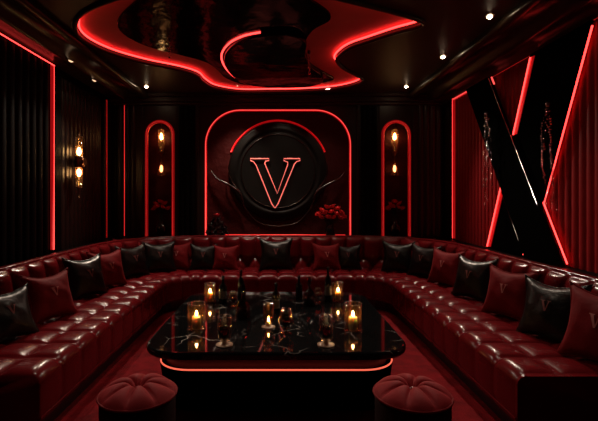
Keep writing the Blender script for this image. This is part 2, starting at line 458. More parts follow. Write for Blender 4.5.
strip([(2.655, 6.53, 0.88), (2.655, 6.53, 3.0)], 0.008, M['led'], 'tall upright red light strip on the right wall at its far end', back=(0.6, -0.8, 0))
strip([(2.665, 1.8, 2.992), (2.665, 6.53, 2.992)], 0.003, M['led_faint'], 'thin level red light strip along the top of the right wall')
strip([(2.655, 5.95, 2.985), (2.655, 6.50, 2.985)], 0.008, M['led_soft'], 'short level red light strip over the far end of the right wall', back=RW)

# fluted side panels (pattern inside one mesh each)
def flutes(name, x, side, y0, y1, z0, z1, pitch, mat, parent, depth=0.035):
    n = max(1, int(round((y1 - y0) / pitch)))
    def f(u, v):
        k = (u * n) % 1 if u < 1 else 1
        return (x - side * (0.004 + depth * sqrt(max(0, 1 - (2 * k - 1) ** 2))), y0 + (y1 - y0) * u, z0 + (z1 - z0) * v)
    return MB().grid(f, n * 8, 1).build(name, mat, parent)
flutes('fluted_panel', -WX, -1, 0.6, 5.03, 0.3, 3.04, 0.13, M['wood'], wall_left)
flutes('fluted_panel', -WX, -1, 5.30, 6.55, 0.3, 2.98, 0.11, M['brown'], wall_left, 0.02)
m = MB().box(-WX, -WX + 0.05, 5.115, 5.26, 0.3, 3.04)
m.build('pilaster', M['wood'], wall_left, smooth=False, bevel=0.008)
m = MB().box(-WX, -WX + 0.06, 6.56, 6.68, 0.3, 3.0).box(-WX, -WX + 0.04, 6.72, 6.86, 0.3, 3.0)
m.build('pilaster', M['brown'], wall_left, smooth=False, bevel=0.012)
flutes('fluted_panel', WX, 1, 0.6, 6.5, 0.3, 2.985, 0.095, M['flute'], wall_right, 0.03)
m = MB().box(WX - 0.05, WX, 6.56, 6.7, 0.3, 3.0).box(WX - 0.035, WX, 6.74, 6.88, 0.3, 3.0)
m.build('pilaster', M['brown'], wall_right, smooth=False, bevel=0.012)

# ledge behind the sofa
def offs(o, nl=2, nc=12):
    pts = [(-1.45 - o, 2.6)]
    for k in range(nc + 1):
        a = pi / 2 * k / nc
        pts.append((-1.05 - (0.4 + o) * cos(a), 5.42 + (0.4 + o) * sin(a)))
    for k in range(nc + 1):
        a = pi / 2 - pi / 2 * k / nc
        pts.append((1.05 + (0.4 + o) * cos(a), 5.42 + (0.4 + o) * sin(a)))
    pts.append((1.45 + o, 2.6))
    return pts
inn = offs(1.0)
o = flat('trim_4', [inn + [(2.7, 2.6), (2.7, YB), (-2.7, YB)]], 0.06, XY(0.80), M['wood'], None, bevel=0.006)
tag(o, 'narrow dark ledge between the sofa back and the walls', 'ledge', kind='structure')
MB().box(-2.7, 2.7, YB - 0.02, YB + 0.22, 0.84, 0.862).build('niche_sill', M['wood'], wall_back, smooth=False)

# ------------------------------------------------------------------ U-shaped sofa
def path(q, nl, nc, nb):
    """tile coordinate -> (inner line point, outward normal)"""
    tot = 2 * nl + 2 * nc + nb
    if q <= nl: return (-1.45, 2.6 + 2.82 * q / nl), (-1.0, 0.0)
    q -= nl
    if q <= nc:
        a = pi / 2 * q / nc; n = (-cos(a), sin(a)); return (-1.05 + 0.4 * n[0], 5.42 + 0.4 * n[1]), n
    q -= nc
    if q <= nb: return (-1.05 + 2.1 * q / nb, 5.82), (0.0, 1.0)
    q -= nb
    if q <= nc:
        a = pi / 2 - pi / 2 * q / nc; n = (cos(a), sin(a)); return (1.05 + 0.4 * n[0], 5.42 + 0.4 * n[1]), n
    q -= nc
    return (1.45, 5.42 - 2.82 * q / nl), (1.0, 0.0)

def puff(x, p=2.3): return sqrt(max(0.0, 1 - abs(2 * x - 1) ** p))

sofa = thing('sectional_sofa', 'long U-shaped burgundy leather sofa with button-tufted seat lining three walls', 'sofa', (0, 0, 0))
# seat
def seat_profile():
    pr = []                                              # (offset, z, normal_o, normal_z, amplitude, row coordinate)
    for k in range(7):
        t = k / 6; pr.append((0.0, 0.13 + 0.22 * t, -1, 0, 0.010, 0.5))
    for k in range(1, 7):
        a = pi / 2 * k / 7; pr.append((0.06 - 0.06 * cos(a), 0.35 + 0.055 * sin(a), -cos(a), sin(a), 0.012 + 0.028 * k / 7, 0.5))
    N = 26
    for k in range(N + 1):
        o_ = 0.06 + 0.72 * k / N
        pr.append((o_, 0.396, 0, 1, 0.050, o_ / 0.26))
    return pr
SP = seat_profile()
def build_seat():
    nl, nc, nb, sub = 10, 5, 8, 14
    tot = 2 * nl + 2 * nc + nb
    m = MB(); ns = tot * sub
    def f(u, v):
        q = u * tot; a = q % 1.0
        if u >= 1: a = 0.0
        (x, y), n = path(q, nl, nc, nb)
        o_, z, no, nz, amp, row = SP[int(round(v * (len(SP) - 1)))]
        if row <= 0.5: g = 1.0
        elif row < 1: g = puff(row, 3.0)
        else: g = puff(row % 1, 3.0)
        h = amp * puff(a, 3.0) * (0.15 + 0.85 * g)
        if u <= 0 or u >= 1: h = amp * 0.3
        o2 = o_ + no * h
        return (x + n[0] * o2, y + n[1] * o2, z + nz * h)
    m.grid(f, ns, len(SP) - 1)
    k = len(SP)
    for i in (0, ns):                                   # closed ends
        base = [j + i * k for j in range(k)]
        (x, y), n = path(i / ns * tot, nl, nc, nb)
        m.v.append((x + n[0] * 0.78, y, 0.13))
        m.f.append(tuple(base + [len(m.v) - 1]))
    return m
build_seat().build('seat', M['leather'], sofa)
# seat buttons are drawn in by the seams; a dark plinth carries the seat
m = MB()
def fpl(u, v):
    prof = [(0.05, 0.0), (0.05, 0.135), (0.95, 0.135), (0.95, 0.0)]
    (x, y), n = path(u * 60, 20, 5, 10)
    o_, z = prof[int(round(v * 3))]
    return (x + n[0] * o_, y + n[1] * o_, z)
m.grid(fpl, 60, 3, capu=True)
m.build('plinth', M['plinth'], sofa, smooth=False)
# backrest
def back_profile():
    pr = []
    for k in range(35):
        t = k / 34; pr.append((0.76 + 0.075 * t, 0.38 + 0.495 * t, -0.99, 0.11, t))
    for k in range(1, 7):
        a = pi / 2 * k / 6; pr.append((0.86 - 0.025 * cos(a), 0.875 + 0.018 * sin(a), -cos(a), sin(a), 1 + k / 6))
    pr += [(0.92, 0.893, 0, 1, 2.2), (0.985, 0.887, 0, 1, 2.2), (1.0, 0.87, 1, 0, 2.2), (1.0, 0.42, 1, 0, 2.2)]
    return pr
BP = back_profile()
def seam_dist(a, z, w):
    """distance to the nearest pleat line, in metres; a is the tile coordinate, w the tile width"""
    zb, za = 0.47, 0.57
    d = 9
    def seg(px, pz, qx, qz):
        vx, vz = (qx - px) * w, qz - pz
        ux, uz = (a - px) * w, z - pz
        t = max(0, min(1, (ux * vx + uz * vz) / (vx * vx + vz * vz)))
        return math.hypot(ux - t * vx, uz - t * vz)
    for s in (0, 1):
        d = min(d, seg(s, za, s, 2.0))
        d = min(d, seg(s, za, 0.5, zb))
    d = min(d, seg(0.5, zb, 0.5, 0.0))
    return d
def build_back():
    nl, nc, nb, sub = 11, 7, 9, 12
    tot = 2 * nl + 2 * nc + nb
    ns = tot * sub
    m = MB()
    def f(u, v):
        q = u * tot; a = q % 1.0 if u < 1 else 0.0
        (x, y), n = path(q, nl, nc, nb)
        o_, z, no, nz, t = BP[int(round(v * (len(BP) - 1)))]
        h = 0.0
        if t <= 2:
            d = seam_dist(a, z, 0.25)
            h = 0.072 * sqrt(max(0.0, 1 - (1 - min(1.0, d / 0.12)) ** 2))
            bd = min(math.hypot(min(a, 1 - a) * 0.25, z - 0.57), math.hypot((a - 0.5) * 0.25, z - 0.47))
            h -= 0.022 * math.exp(-(bd / 0.03) ** 2) if t <= 1 else 0
            if t > 1: h = 0.012
            else: h = 0.012 + (h - 0.012) * sqrt(max(0.0, 1 - max(0.0, (z - 0.79) / 0.086) ** 2))
        if u <= 0 or u >= 1: h = 0.01
        o2 = o_ + no * h
        return (x + n[0] * o2, y + n[1] * o2, z + nz * h)
    m.grid(f, ns, len(BP) - 1, capu=True)
    return m
build_back().build('backrest', M['leather'], sofa)
# piped roll on top of the backrest, pinched at every pleat
m = MB(); pts = []; rad = []
nl, nc, nb = 11, 7, 9; tot = 2 * nl + 2 * nc + nb
for i in range(tot * 8 + 1):
    q = i / 8; (x, y), n = path(q, nl, nc, nb)
    pts.append((x + n[0] * 0.850, y + n[1] * 0.850, 0.893)); rad.append(0.017 + 0.004 * puff(q % 1.0))
m.tube(pts, 0.03, 8, radii=rad)
m.build('top_roll', M['leather'], sofa)
# seam line low on the seat front
m = MB(); pts = []
for i in range(121):
    (x, y), n = path(i / 120 * 60, 20, 5, 10); pts.append((x - n[0] * 0.012, y - n[1] * 0.012, 0.155))
m.tube(pts, 0.007, 6); m.build('piping', M['leather'], sofa)

# ------------------------------------------------------------------ throw pillows
def pillow_pt(u, v, w, h, t, side):
    """u,v in -1..1; local x right, z up (origin at bottom middle), front is -y"""
    px = u * (1 - 0.19 * (1 - v * v)) * w / 2
    pz = v * (1 - 0.19 * (1 - u * u)) * h / 2 - (0.02 * (1 - u * u) if v > 0 else 0) * v
    k = (max(0, 1 - u * u) * max(0, 1 - v * v)) ** 0.42
    wr = 0.006 * sin(7 * u + 3 * v) * sin(5 * v - 2 * u) * k
    return (px, side * (t / 2 * k + wr), pz + h * 0.46)

def v_quads():
    """serif letter V as quads in a -1..1 box"""
    return [((-0.92, 0.9), (-0.34, 0.9), (0.16, -0.9), (-0.12, -0.95)),        # thick left stroke
            ((0.48, 0.9), (0.72, 0.9), (0.16, -0.95), (0.02, -0.75)),          # thin right stroke
            ((-1.12, 1.0), (-0.14, 1.0), (-0.14, 0.88), (-1.12, 0.88)),
            ((0.26, 1.0), (0.98, 1.0), (0.98, 0.88), (0.26, 0.88))]

def make_pillow(kind, w=0.48, h=0.48, t=0.19):
    body = M['leather_black'] if kind == 'black' else M['velvet']
    root = thing('throw_pillow', 'x', 'pillow')
    m = MB()
    for s in (-1, 1):
        m.grid(lambda a, b: pillow_pt(a * 2 - 1, b * 2 - 1, w, h, t, s), 18, 18)
    o = m.build('cover', body, root)
    b = MB(); pts = []
    for e in range(4):
        for k in range(14):
            a = -1 + 2 * k / 14
            uv = ((a, -1), (1, a), (-a, 1), (-1, -a))[e]
            pts.append(pillow_pt(uv[0], uv[1], w, h, 0, 1))
    b.tube(pts, 0.0065, 6, True); b.build('piping', body, o)
    e = MB()
    for qd in v_quads():
        A, B, C, D = [Vector((p[0] * 0.19, p[1] * 0.23 + 0.12)) for p in qd]
        def f(u, v):
            p = (A * (1 - u) + B * u) * (1 - v) + (D * (1 - u) + C * u) * v
            q = pillow_pt(p.x * 1.0, p.y, w, h, t, -1)
            return (q[0], q[1] - 0.004, q[2])
        e.grid(f, 4, 8)
    e.build('emblem', M['emblem'] if kind == 'red' else M['emblem_dim'], o)
    return root
proto = {'black': make_pillow('black'), 'red': make_pillow('red')}
used = set()
def pillow(kind, x, y, rz, label, sc=1.0, lean=-0.30, z=0.432, roll=0.0):
    rot = (lean, roll, math.radians(rz))
    group = '%s throw pillows along the sofa' % kind
    if kind not in used:
        used.add(kind); p = proto[kind]
        p['label'] = label; p['group'] = group; p.location = (x, y, z); p.rotation_euler = rot; p.scale = (sc,) * 3
        return p
    return dup(proto[kind], label, group, (x, y, z), rot, (sc,) * 3)

# left run
pillow('black', -1.97, 3.20, 62, 'nearest black leather pillow on the left run of the sofa, cut by the picture edge', 0.88, lean=-0.42)
pillow('red', -1.93, 3.74, 62, 'dark red pillow on the left run, second from the near end', 0.95, lean=-0.38)
pillow('black', -2.00, 4.58, 62, 'black leather pillow standing alone midway along the left run of the sofa', 1.0)
pillow('red', -1.97, 5.08, 58, 'dark red pillow on the left run just before the sofa corner', 1.0)
pillow('black', -1.90, 5.74, 52, 'black leather pillow in the curve of the left sofa corner', 0.98)
pillow('red', -2.05, 6.06, 40, 'red pillow tucked behind the black ones in the left sofa corner', 0.95, z=0.50)
pillow('black', -1.68, 6.14, 24, 'black leather pillow with a showing V in the left sofa corner', 0.98)
pillow('red', -1.50, 6.34, 8, 'red pillow half hidden at the right of the left corner group', 0.92)
# back run
pillow('black', -1.10, 6.32, 4, 'black leather pillow on the back run, left of a bright red one', 0.86)
pillow('red', -0.78, 6.30, -3, 'bright red pillow on the back run below the dark bouquet', 0.84)
pillow('black', -0.03, 6.30, 0, 'black leather pillow in the middle of the back run under the neon sign', 1.06, lean=-0.34)
pillow('red', 0.72, 6.30, 3, 'bright red pillow on the back run below the bouquet of red roses', 0.90)
pillow('black', 1.04, 6.36, -4, 'black leather pillow on the back run partly behind a bright red one', 0.84)
# right corner and run
pillow('black', 1.70, 6.14, -24, 'black leather pillow at the left of the right corner group', 0.98)
pillow('red', 1.96, 6.10, -40, 'red pillow tucked behind the black ones in the right sofa corner', 0.95, z=0.50)
pillow('black', 1.92, 5.76, -52, 'black leather pillow in the curve of the right sofa corner', 0.98)
pillow('red', 2.00, 5.22, -58, 'dark red pillow on the right run just after the sofa corner', 1.0)
pillow('black', 2.00, 4.50, -62, 'black leather pillow standing alone midway along the right run of the sofa', 1.0)
pillow('red', 2.00, 3.80, -62, 'dark red pillow with a pale V on the right run, second from the near end', 1.0)
pillow('black', 2.00, 3.20, -60, 'big black leather pillow with a red V near the front of the right run', 1.0)
pillow('red', 2.02, 2.72, -66, 'nearest red pillow on the right run of the sofa, cut by the picture edge', 1.08)

# ------------------------------------------------------------------ coffee table
tab = thing('coffee_table', 'large square black marble coffee table with rounded corners and a glowing rim', 'table', (-0.012, 3.84, 0))
TX, TY = 0.94, 0.95
o = flat('tabletop', [rrect(-TX, TX, -TY, TY, 0.27, 12)], 0.055, XY(0.395), M['marble'], tab, bevel=0.018, smooth=False)
flat('neck', [rrect(-0.82, 0.82, -0.83, 0.83, 0.22, 10)], 0.105, XY(0.295), M['neck'], tab)
m = MB()
for z0, z1, g in ((0.0, 0.31, 0.0),):
    def f(u, v):
        L = rrect(-0.86 + 0.03 * (1 - v), 0.86 - 0.03 * (1 - v), -0.88 + 0.05 * (1 - v), 0.88 - 0.05 * (1 - v), 0.25, 10)
        p = L[int(round(u * len(L))) % len(L)]
        return (p[0], p[1], 0.0 + 0.298 * v)
    n = len(rrect(0, 1, 0, 1, 0.2, 10))
    m.grid(f, n, 1, cu=True)
    m.f.append(tuple(i * 2 + 1 for i in range(n)))
m.build('base', M['slab'], tab)
MB().tube([(x, y, 0.304) for x, y in rrect(-0.855, 0.855, -0.875, 0.875, 0.25, 10)], 0.0055, 6, True).build('light_strip', M['led_table'], tab)

# things on the table -----------------------------------------------------
ZT = 0.451
def at(px, py, z=ZT):
    d = 430 * (EYE - z) / (py - 198)
    return ((px - 278) * d / 430, d, z)

def candle_holder(px, py, r, h, label, clabel):
    x, y, z = at(px, py)
    g = thing('candle_holder', label, 'candle holder', (x, y, z), group='clear glass candle cylinders on the marble table')
    MB().lathe([(r * 0.96, 0.012), (r, 0.012), (r, h), (r - 0.004, h), (r - 0.004, 0.014)], 28, cap=False).build('glass_cylinder', M['lantern'], g)
    MB().lathe([(0.001, 0), (r * 1.08, 0), (r * 1.08, 0.006), (r * 0.96, 0.012), (0.001, 0.012)], 28).build('foot', M['glass'], g)
    MB().tube([(r * cos(a * pi / 14), r * sin(a * pi / 14), h) for a in range(28)], 0.0028, 5, True).build('rim', M['silver'], g)
    c = thing('candle', clabel, 'candle', (x, y, z + 0.013), group='lit candles in the glass cylinders')
    ch = h * 0.42; cr = r * 0.50
    MB().lathe([(0.001, 0), (cr, 0), (cr, ch), (cr * 0.9, ch + 0.003), (cr * 0.5, ch - 0.004), (0.001, ch - 0.005)], 20).build('wax', M['wax'], c)
    MB().tube([(0, 0, ch - 0.004), (0, 0.001, ch + 0.012)], 0.0015, 5).build('wick', M['wick'], c)
    fh = h * 0.22
    MB().lathe([(0.0005, ch + 0.006), (0.008, ch + 0.006 + fh * 0.15), (0.011, ch + 0.006 + fh * 0.32), (0.0075, ch + 0.006 + fh * 0.6), (0.003, ch + 0.006 + fh * 0.85), (0.0003, ch + 0.006 + fh)], 12).build('flame', M['flame'], c)
candle_holder(196.5, 329, 0.070, 0.205, 'large glass candle cylinder at the front left of the table', 'lit candle in the large front left glass cylinder')
candle_holder(210, 302, 0.056, 0.185, 'smaller glass candle cylinder behind the front left one', 'lit candle in the smaller glass cylinder at the back left')
candle_holder(338, 301, 0.054, 0.185, 'smaller glass candle cylinder at the back right of the table', 'lit candle in the smaller glass cylinder at the back right')
candle_holder(353, 330, 0.068, 0.210, 'large glass candle cylinder at the front right of the table', 'lit candle in the large front right glass cylinder')

def footed_glass(px, py, s, label, mat, drink, glow=None, group='footed glasses on the marble table'):
    x, y, z = at(px, py)
    g = thing('footed_glass', label, 'glass', (x, y, z), group=group)
    g.scale = (s, s, s)
    MB().lathe([(0.001, 0.0), (0.060, 0.0), (0.060, 0.007), (0.03, 0.014), (0.018, 0.022), (0.001, 0.022)], 24).build('foot', M['lit_foot'], g)
    MB().lathe([(0.015, 0.020), (0.030, 0.030), (0.044, 0.055), (0.050, 0.10), (0.050, 0.205), (0.047, 0.205), (0.047, 0.10), (0.041, 0.058), (0.026, 0.034), (0.001, 0.030)], 24, cap=False).build('bowl', mat, g)
    MB().tube([(0.0485 * cos(a * pi / 12), 0.0485 * sin(a * pi / 12), 0.205) for a in range(24)], 0.0018, 5, True).build('rim', M['silver'], g)
    if drink:
        MB().lathe([(0.001, 0.036), (0.025, 0.037), (0.040, 0.06), (0.046, 0.10), (0.046, 0.14), (0.001, 0.14)], 20).build('drink', drink, g)
    return g
M['drink_dark'] = gmat('dark_drink', (0.10, 0.03, 0.02), base=0.03)
footed_glass(224.5, 345, 1.0, 'footed glass with a dark drink at the front left edge of the table', M['glass'], M['drink_dark'])
footed_glass(326, 345, 1.02, 'footed glass with a dark drink at the front right edge of the table', M['glass'], M['drink_dark'])
g = footed_glass(268.5, 327, 0.92, 'amber footed glass with a glowing tea light in the middle of the table', M['amber'], None)
x, y, z = at(268.5, 327)
t = thing('tea_light', 'small lit tea light inside the amber footed glass', 'candle', (x, y, z + 0.031))
MB().lathe([(0.001, 0), (0.016, 0), (0.02, 0.012), (0.001, 0.012)], 16).build('wax', M['wax'], t)
MB().lathe([(0.0005, 0.013), (0.006, 0.020), (0.007, 0.026), (0.003, 0.040), (0.0003, 0.05)], 10).build('flame', M['flame'], t)

def snifter(px, py, s, label):
    x, y, z = at(px, py)
    g = thing('snifter_glass', label, 'glass', (x, y, z)); g.scale = (s, s, s)
    MB().lathe([(0.001, 0), (0.045, 0), (0.045, 0.004), (0.02, 0.008), (0.008, 0.016), (0.008, 0.03), (0.001, 0.03)], 24).build('foot', M['glass'], g)
    MB().lathe([(0.006, 0.028), (0.035, 0.042), (0.056, 0.075), (0.060, 0.10), (0.050, 0.15), (0.038, 0.19), (0.035, 0.19), (0.047, 0.15), (0.057, 0.10), (0.053, 0.077), (0.033, 0.045), (0.001, 0.032)], 24, cap=False).build('bowl', M['glass'], g)
    MB().lathe([(0.001, 0.034), (0.032, 0.046), (0.052, 0.078), (0.056, 0.095), (0.001, 0.095)], 20).build('drink', M['drink_dark'], g)
    MB().tube([(0.0365 * cos(a * pi / 12), 0.0365 * sin(a * pi / 12), 0.19) for a in range(24)], 0.0018, 5, True).build('rim', M['silver'], g)
snifter(286, 333, 0.98, 'round-bellied glass of dark red drink just right of the amber glass')
snifter(318, 302, 0.75, 'small round-bellied glass beside the tall bottle at the back right')
snifter(233, 306, 0.75, 'small round-bellied glass between the back left bottle and the decanter')

def bottle(px, py, h, r, label, paper=True, mat='bottle'):
    x, y, z = at(px, py)
    b = thing('liquor_bottle', label, 'bottle', (x, y, z), group='dark bottles on the marble table')
    MB().lathe([(0.001, 0.004), (r * 0.9, 0), (r, 0.008), (r, h * 0.58), (r * 0.85, h * 0.66), (r * 0.42, h * 0.73), (r * 0.34, h * 0.78), (r * 0.34, h * 0.90), (r * 0.40, h * 0.905), (r * 0.40, h * 0.925), (0.001, h * 0.925)], 24).build('body', M[mat], b)
    MB().lathe([(0.001, h * 0.92), (r * 0.42, h * 0.92), (r * 0.42, h), (r * 0.3, h * 1.003), (0.001, h * 1.003)], 20).build('cap', M['metal'], b)
    if paper:
        MB().grid(lambda u, v: ((r + 0.0012) * cos(-pi / 2 + (u - 0.5) * 2.2), (r + 0.0012) * sin(-pi / 2 + (u - 0.5) * 2.2), h * (0.18 + 0.28 * v)), 12, 1).build('paper_label', M['label'], b)
bottle(276, 313, 0.275, 0.036, 'dark bottle with a metal cap behind the amber glass')
bottle(223, 303, 0.27, 0.040, 'dark bottle at the back left beside a candle cylinder')
bottle(328, 301, 0.345, 0.036, 'tallest dark bottle, reaching over the sofa edge at the back right')
bottle(241, 299, 0.30, 0.034, 'dark bottle standing right behind the wide decanter', False)
bottle(299, 299, 0.24, 0.036, 'short dark bottle at the back middle beside the cut decanter', False)

def decanter(px, py, s, label):
    x, y, z = at(px, py)
    d = thing('decanter', label, 'decanter', (x, y, z), group='cut glass decanters on the marble table'); d.scale = (s, s, s)
    m = MB().lathe([(0.001, 0.004), (0.066, 0), (0.072, 0.01), (0.072, 0.08), (0.066, 0.12), (0.045, 0.16), (0.024, 0.185), (0.020, 0.21), (0.020, 0.235), (0.034, 0.25), (0.001, 0.25)], 12)
    m.build('body', M['smoke'], d, smooth=False)
    MB().lathe([(0.001, 0.01), (0.062, 0.01), (0.066, 0.05), (0.066, 0.095), (0.001, 0.095)], 12).build('liquor', M['liquor'], d)
    s_ = MB().lathe([(0.001, 0.24), (0.014, 0.24), (0.014, 0.262), (0.030, 0.285), (0.020, 0.312), (0.001, 0.325)], 8); s_.build('stopper', M['smoke'], d, smooth=False)
decanter(243.5, 318, 0.92, 'wide cut glass decanter with stopper left of the amber glass')
decanter(309.5, 305, 0.85, 'cut glass decanter with stopper at the back right of the table')

# ------------------------------------------------------------------ ottomans
def ottoman(x, y, label):
    o = thing('ottoman', label, 'ottoman', (x, y, 0), group='round velvet ottomans in front of the table')
    R = 0.225
    MB().lathe([(0.001, 0.0), (R * 0.93, 0), (R * 0.95, 0.02), (R * 0.97, 0.05), (R * 0.98, 0.33), (R * 0.95, 0.36), (0.001, 0.36)], 48).build('body', M['velvet_shaded'], o)
    def f(u, v):
        a = 2 * pi * u
        k = (u * 8) % 1
        r = R * v
        dome = 0.365 + 0.072 * (1 - v ** 3.2) ** 0.8 - 0.058 * math.exp(-(v / 0.20) ** 2)
        pl = 0.036 * (1 - puff(k, 2.0)) * min(1, v * 3) * (1 - 0.3 * v)
        rr = r * (1.0 + 0.012 * puff(k) * v)
        return (rr * cos(a), rr * sin(a), dome - pl * (1 - v ** 6))
    m = MB().grid(f, 96, 20, cu=True)
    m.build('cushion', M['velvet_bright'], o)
    MB().lathe([(0.001, 0.385), (0.016, 0.385), (0.020, 0.392), (0.012, 0.400), (0.001, 0.402)], 16).build('button', M['button'], o)
    MB().tube([(R * 1.005 * cos(a * pi / 32), R * 1.005 * sin(a * pi / 32), 0.362) for a in range(64)], 0.007, 6, True).build('piping', M['velvet'], o)
    MB().tube([(R * 0.985 * cos(a * pi / 32), R * 0.985 * sin(a * pi / 32), 0.06) for a in range(64)], 0.005, 6, True).build('piping', M['velvet_shaded'], o)
    return o
ot = ottoman(-0.80, 2.46, 'round tufted red velvet ottoman at the front left of the table')
dup(ot, 'round tufted red velvet ottoman at the front right of the table', None, (0.765, 2.45, 0), (0, 0, 0.35), (0.95, 0.95, 1.03))
ot.scale = (0.95, 0.95, 1.03)

# ------------------------------------------------------------------ big arch: medallion, neon letter
med = thing('medallion', 'big round dark relief disc hung inside the lit arch', 'wall ornament', (0, 7.06, 1.93))
RX = Matrix.Rotation(pi / 2, 4, 'X')                    # lathe axis z -> -y
MB().lathe([(0.001, 0.055), (0.58, 0.055), (0.60, 0.062), (0.625, 0.055), (0.655, 0.055), (0.665, 0.070), (0.70, 0.075), (0.73, 0.06), (0.76, 0.06), (0.79, 0.05), (0.81, 0.02), (0.80, 0.0), (0.001, 0.0)], 72, RX).build('disc', M['disc'], med)
MB().tube([(0.60 * cos(2 * pi * i / 72), -0.062, 0.60 * sin(2 * pi * i / 72)) for i in range(72)], 0.006, 6, True).build('inner_ring', M['metal'], med)
for s in (-1, 1):
    pts = spline([(s * 1.10, -0.06, 0.02), (s * 0.98, -0.09, -0.13), (s * 0.80, -0.12, -0.22), (s * 0.62, -0.12, -0.36), (s * 0.52, -0.11, -0.62), (s * 0.30, -0.09, -0.84), (0, -0.08, -0.90)], 8)
    n = len(pts); MB().tube(pts, 0.01, 6, radii=[0.004 + 0.014 * sin(pi * min(1, i / n + 0.1)) for i in range(n)]).build('scroll', M['metal'], med)
    pts = spline([(s * 0.62, -0.11, -0.34), (s * 0.78, -0.11, -0.10), (s * 0.80, -0.11, 0.10)], 8)
    n = len(pts); MB().tube(pts, 0.01, 6, radii=[0.012 * (1 - i / n) + 0.003 for i in range(n)]).build('scroll', M['metal'], med)
halo = [(0.83 * cos(a), 7.05, 1.93 + 0.83 * sin(a)) for a in [math.radians(22 + 136 * k / 30) for k in range(31)]]
strip(halo, 0.017, M['painted_glow'], 'red glow arc over the top of the round disc')  # wide dim tube painting the soft halo of backlight round the disc

VP = [(250.5, 158.6), (268.8, 158.6), (268.8, 160.6), (265.5, 161.2), (264.8, 163.5), (277.3, 193.5), (287.6, 165.0), (287.8, 162.2), (283.8, 160.6), (283.8, 158.6), (300.0, 158.6), (300.0, 160.6), (296.6, 161.6), (294.4, 164.2), (278.2, 203.5), (275.0, 208.0), (271.8, 204.0), (256.0, 165.0), (253.6, 161.8), (250.5, 160.6)]
YN = 6.98
neon = [((px - 278) * YN / 430, YN, EYE - (py - 198) * YN / 430) for px, py in VP]
ctr = Vector((-0.04, YN, 1.8))
ns = thing('neon_sign', 'red neon outline of a serif letter V on the round disc', 'neon sign', tuple(ctr))
MB().tube([Vector(p) - ctr for p in neon], 0.0085, 6, True).build('neon_tube', M['neon'], ns)
st = MB()
for i in (0, 5, 10, 15): st.tube([Vector(neon[i]) - ctr, Vector(neon[i]) - ctr + Vector((0, 0.03, 0))], 0.004, 5)
st.build('standoff', M['metal'], ns)

# ------------------------------------------------------------------ vases and roses
def vase(x, y, z, s, label, wide=True):
    v = thing('vase', label, 'vase', (x, y, z)); v.scale = (s, s, s)
    if wide: pr = [(0.001, 0), (0.045, 0), (0.05, 0.01), (0.085, 0.07), (0.095, 0.12), (0.085, 0.165), (0.05, 0.19), (0.042, 0.205), (0.055, 0.225), (0.048, 0.225), (0.036, 0.205), (0.04, 0.18), (0.001, 0.05)]
    else: pr = [(0.001, 0), (0.07, 0), (0.075, 0.01), (0.085, 0.10), (0.08, 0.15), (0.06, 0.175), (0.06, 0.19), (0.054, 0.19), (0.05, 0.17), (0.001, 0.05)]
    MB().lathe(pr, 28, cap=False).build('body', M['ceramic'], v)
    return v

def rose_proto(mat, r):
    g = thing('rose', 'x', 'flower')
    m = MB()
    for ring, (n, rad, tilt, sz) in enumerate(((3, 0.25, 0.15, 0.75), (5, 0.45, 0.45, 0.9), (6, 0.66, 0.85, 1.0), (7, 0.80, 1.2, 1.0))):
        for k in range(n):
            a = 2 * pi * k / n + ring * 0.5
            def f(u, v):
                w = (u - 0.5) * 2
                lx = w * 0.55 * sz * sin(pi * min(1, v * 0.85 + 0.15)) ** 0.6
                lz = v * sz * 0.95; ly = rad * (0.35 + 0.65 * v) + tilt * 0.35 * v * v - 0.25 * w * w * rad
                ca, sa = cos(a), sin(a)
                return (r * (ca * ly - sa * lx), r * (sa * ly + ca * lx), r * (lz * cos(tilt * 0.7) - 0.3))
            m.grid(f, 4, 4)
    m.ball((0, 0, 0.25 * r), r * 0.42, 8, 6)
    m.build('bloom', mat, g)
    return g

def bouquet(cx, cy, cz, spots, mat, r, where, stemz):
    base = None
    for i, (dx, dy, dz) in enumerate(spots):
        lab = 'red rose in the bouquet %s' % where
        grp = 'roses of the bouquet %s' % where
        rot = (0.5 - dy * 2.2, dx * 3.0, i * 1.3)
        loc = (cx + dx, cy + dy, cz + dz)
        if base is None:
            base = rose_proto(mat, r); base['label'] = lab; base['group'] = grp
            base.location = loc; base.rotation_euler = rot; g = base
        else:
            g = base.copy(); COL.objects.link(g); g.location = loc; g.rotation_euler = rot
            c = base.children[0].copy(); COL.objects.link(c); c.parent = g
        # own stem from the bloom down into the vase
        M4 = Matrix.LocRotScale(Vector(loc), g.rotation_euler, None).inverted()
        pts = [M4 @ Vector(p) for p in ((cx + dx, cy + dy, cz + dz - 0.01), (cx + dx * 0.5, cy + dy * 0.5, cz + dz * 0.4 - 0.04), (cx + dx * 0.12, cy + dy * 0.12, stemz))]
        MB().tube(pts, 0.004, 5).build('stem', M['leaf'], g)

def greens(name, cx, cy, cz, n, rx, rz, label, size=0.05):
    m = MB()
    for i in range(n):
        a = random.uniform(0, 2 * pi); e = random.uniform(-0.2, 1.2); q = random.uniform(0.5, 1)
        d = Vector((cos(a) * cos(e) * rx * q, sin(a) * cos(e) * min(rx, 0.08) * q, sin(e) * rz * q))
        c = Vector((0, 0, 0)) + d
        t = d.normalized(); s = t.cross(Vector((0, 0, 1))).normalized(); L = size * random.uniform(0.7, 1.2)
        m.add([c, c + t * L * 0.5 + s * L * 0.28, c + t * L + Vector((0, 0, -0.3 * L)), c + t * L * 0.5 - s * L * 0.28], [(0, 1, 2, 3)])
        m.tube([Vector((0, 0, -0.06)), c * 0.5 + Vector((0, 0, -0.01)), c], 0.002, 4)
    o = m.build(name, M['leaf'], None, loc=(cx, cy, cz))
    return tag(o, label, 'leaves')

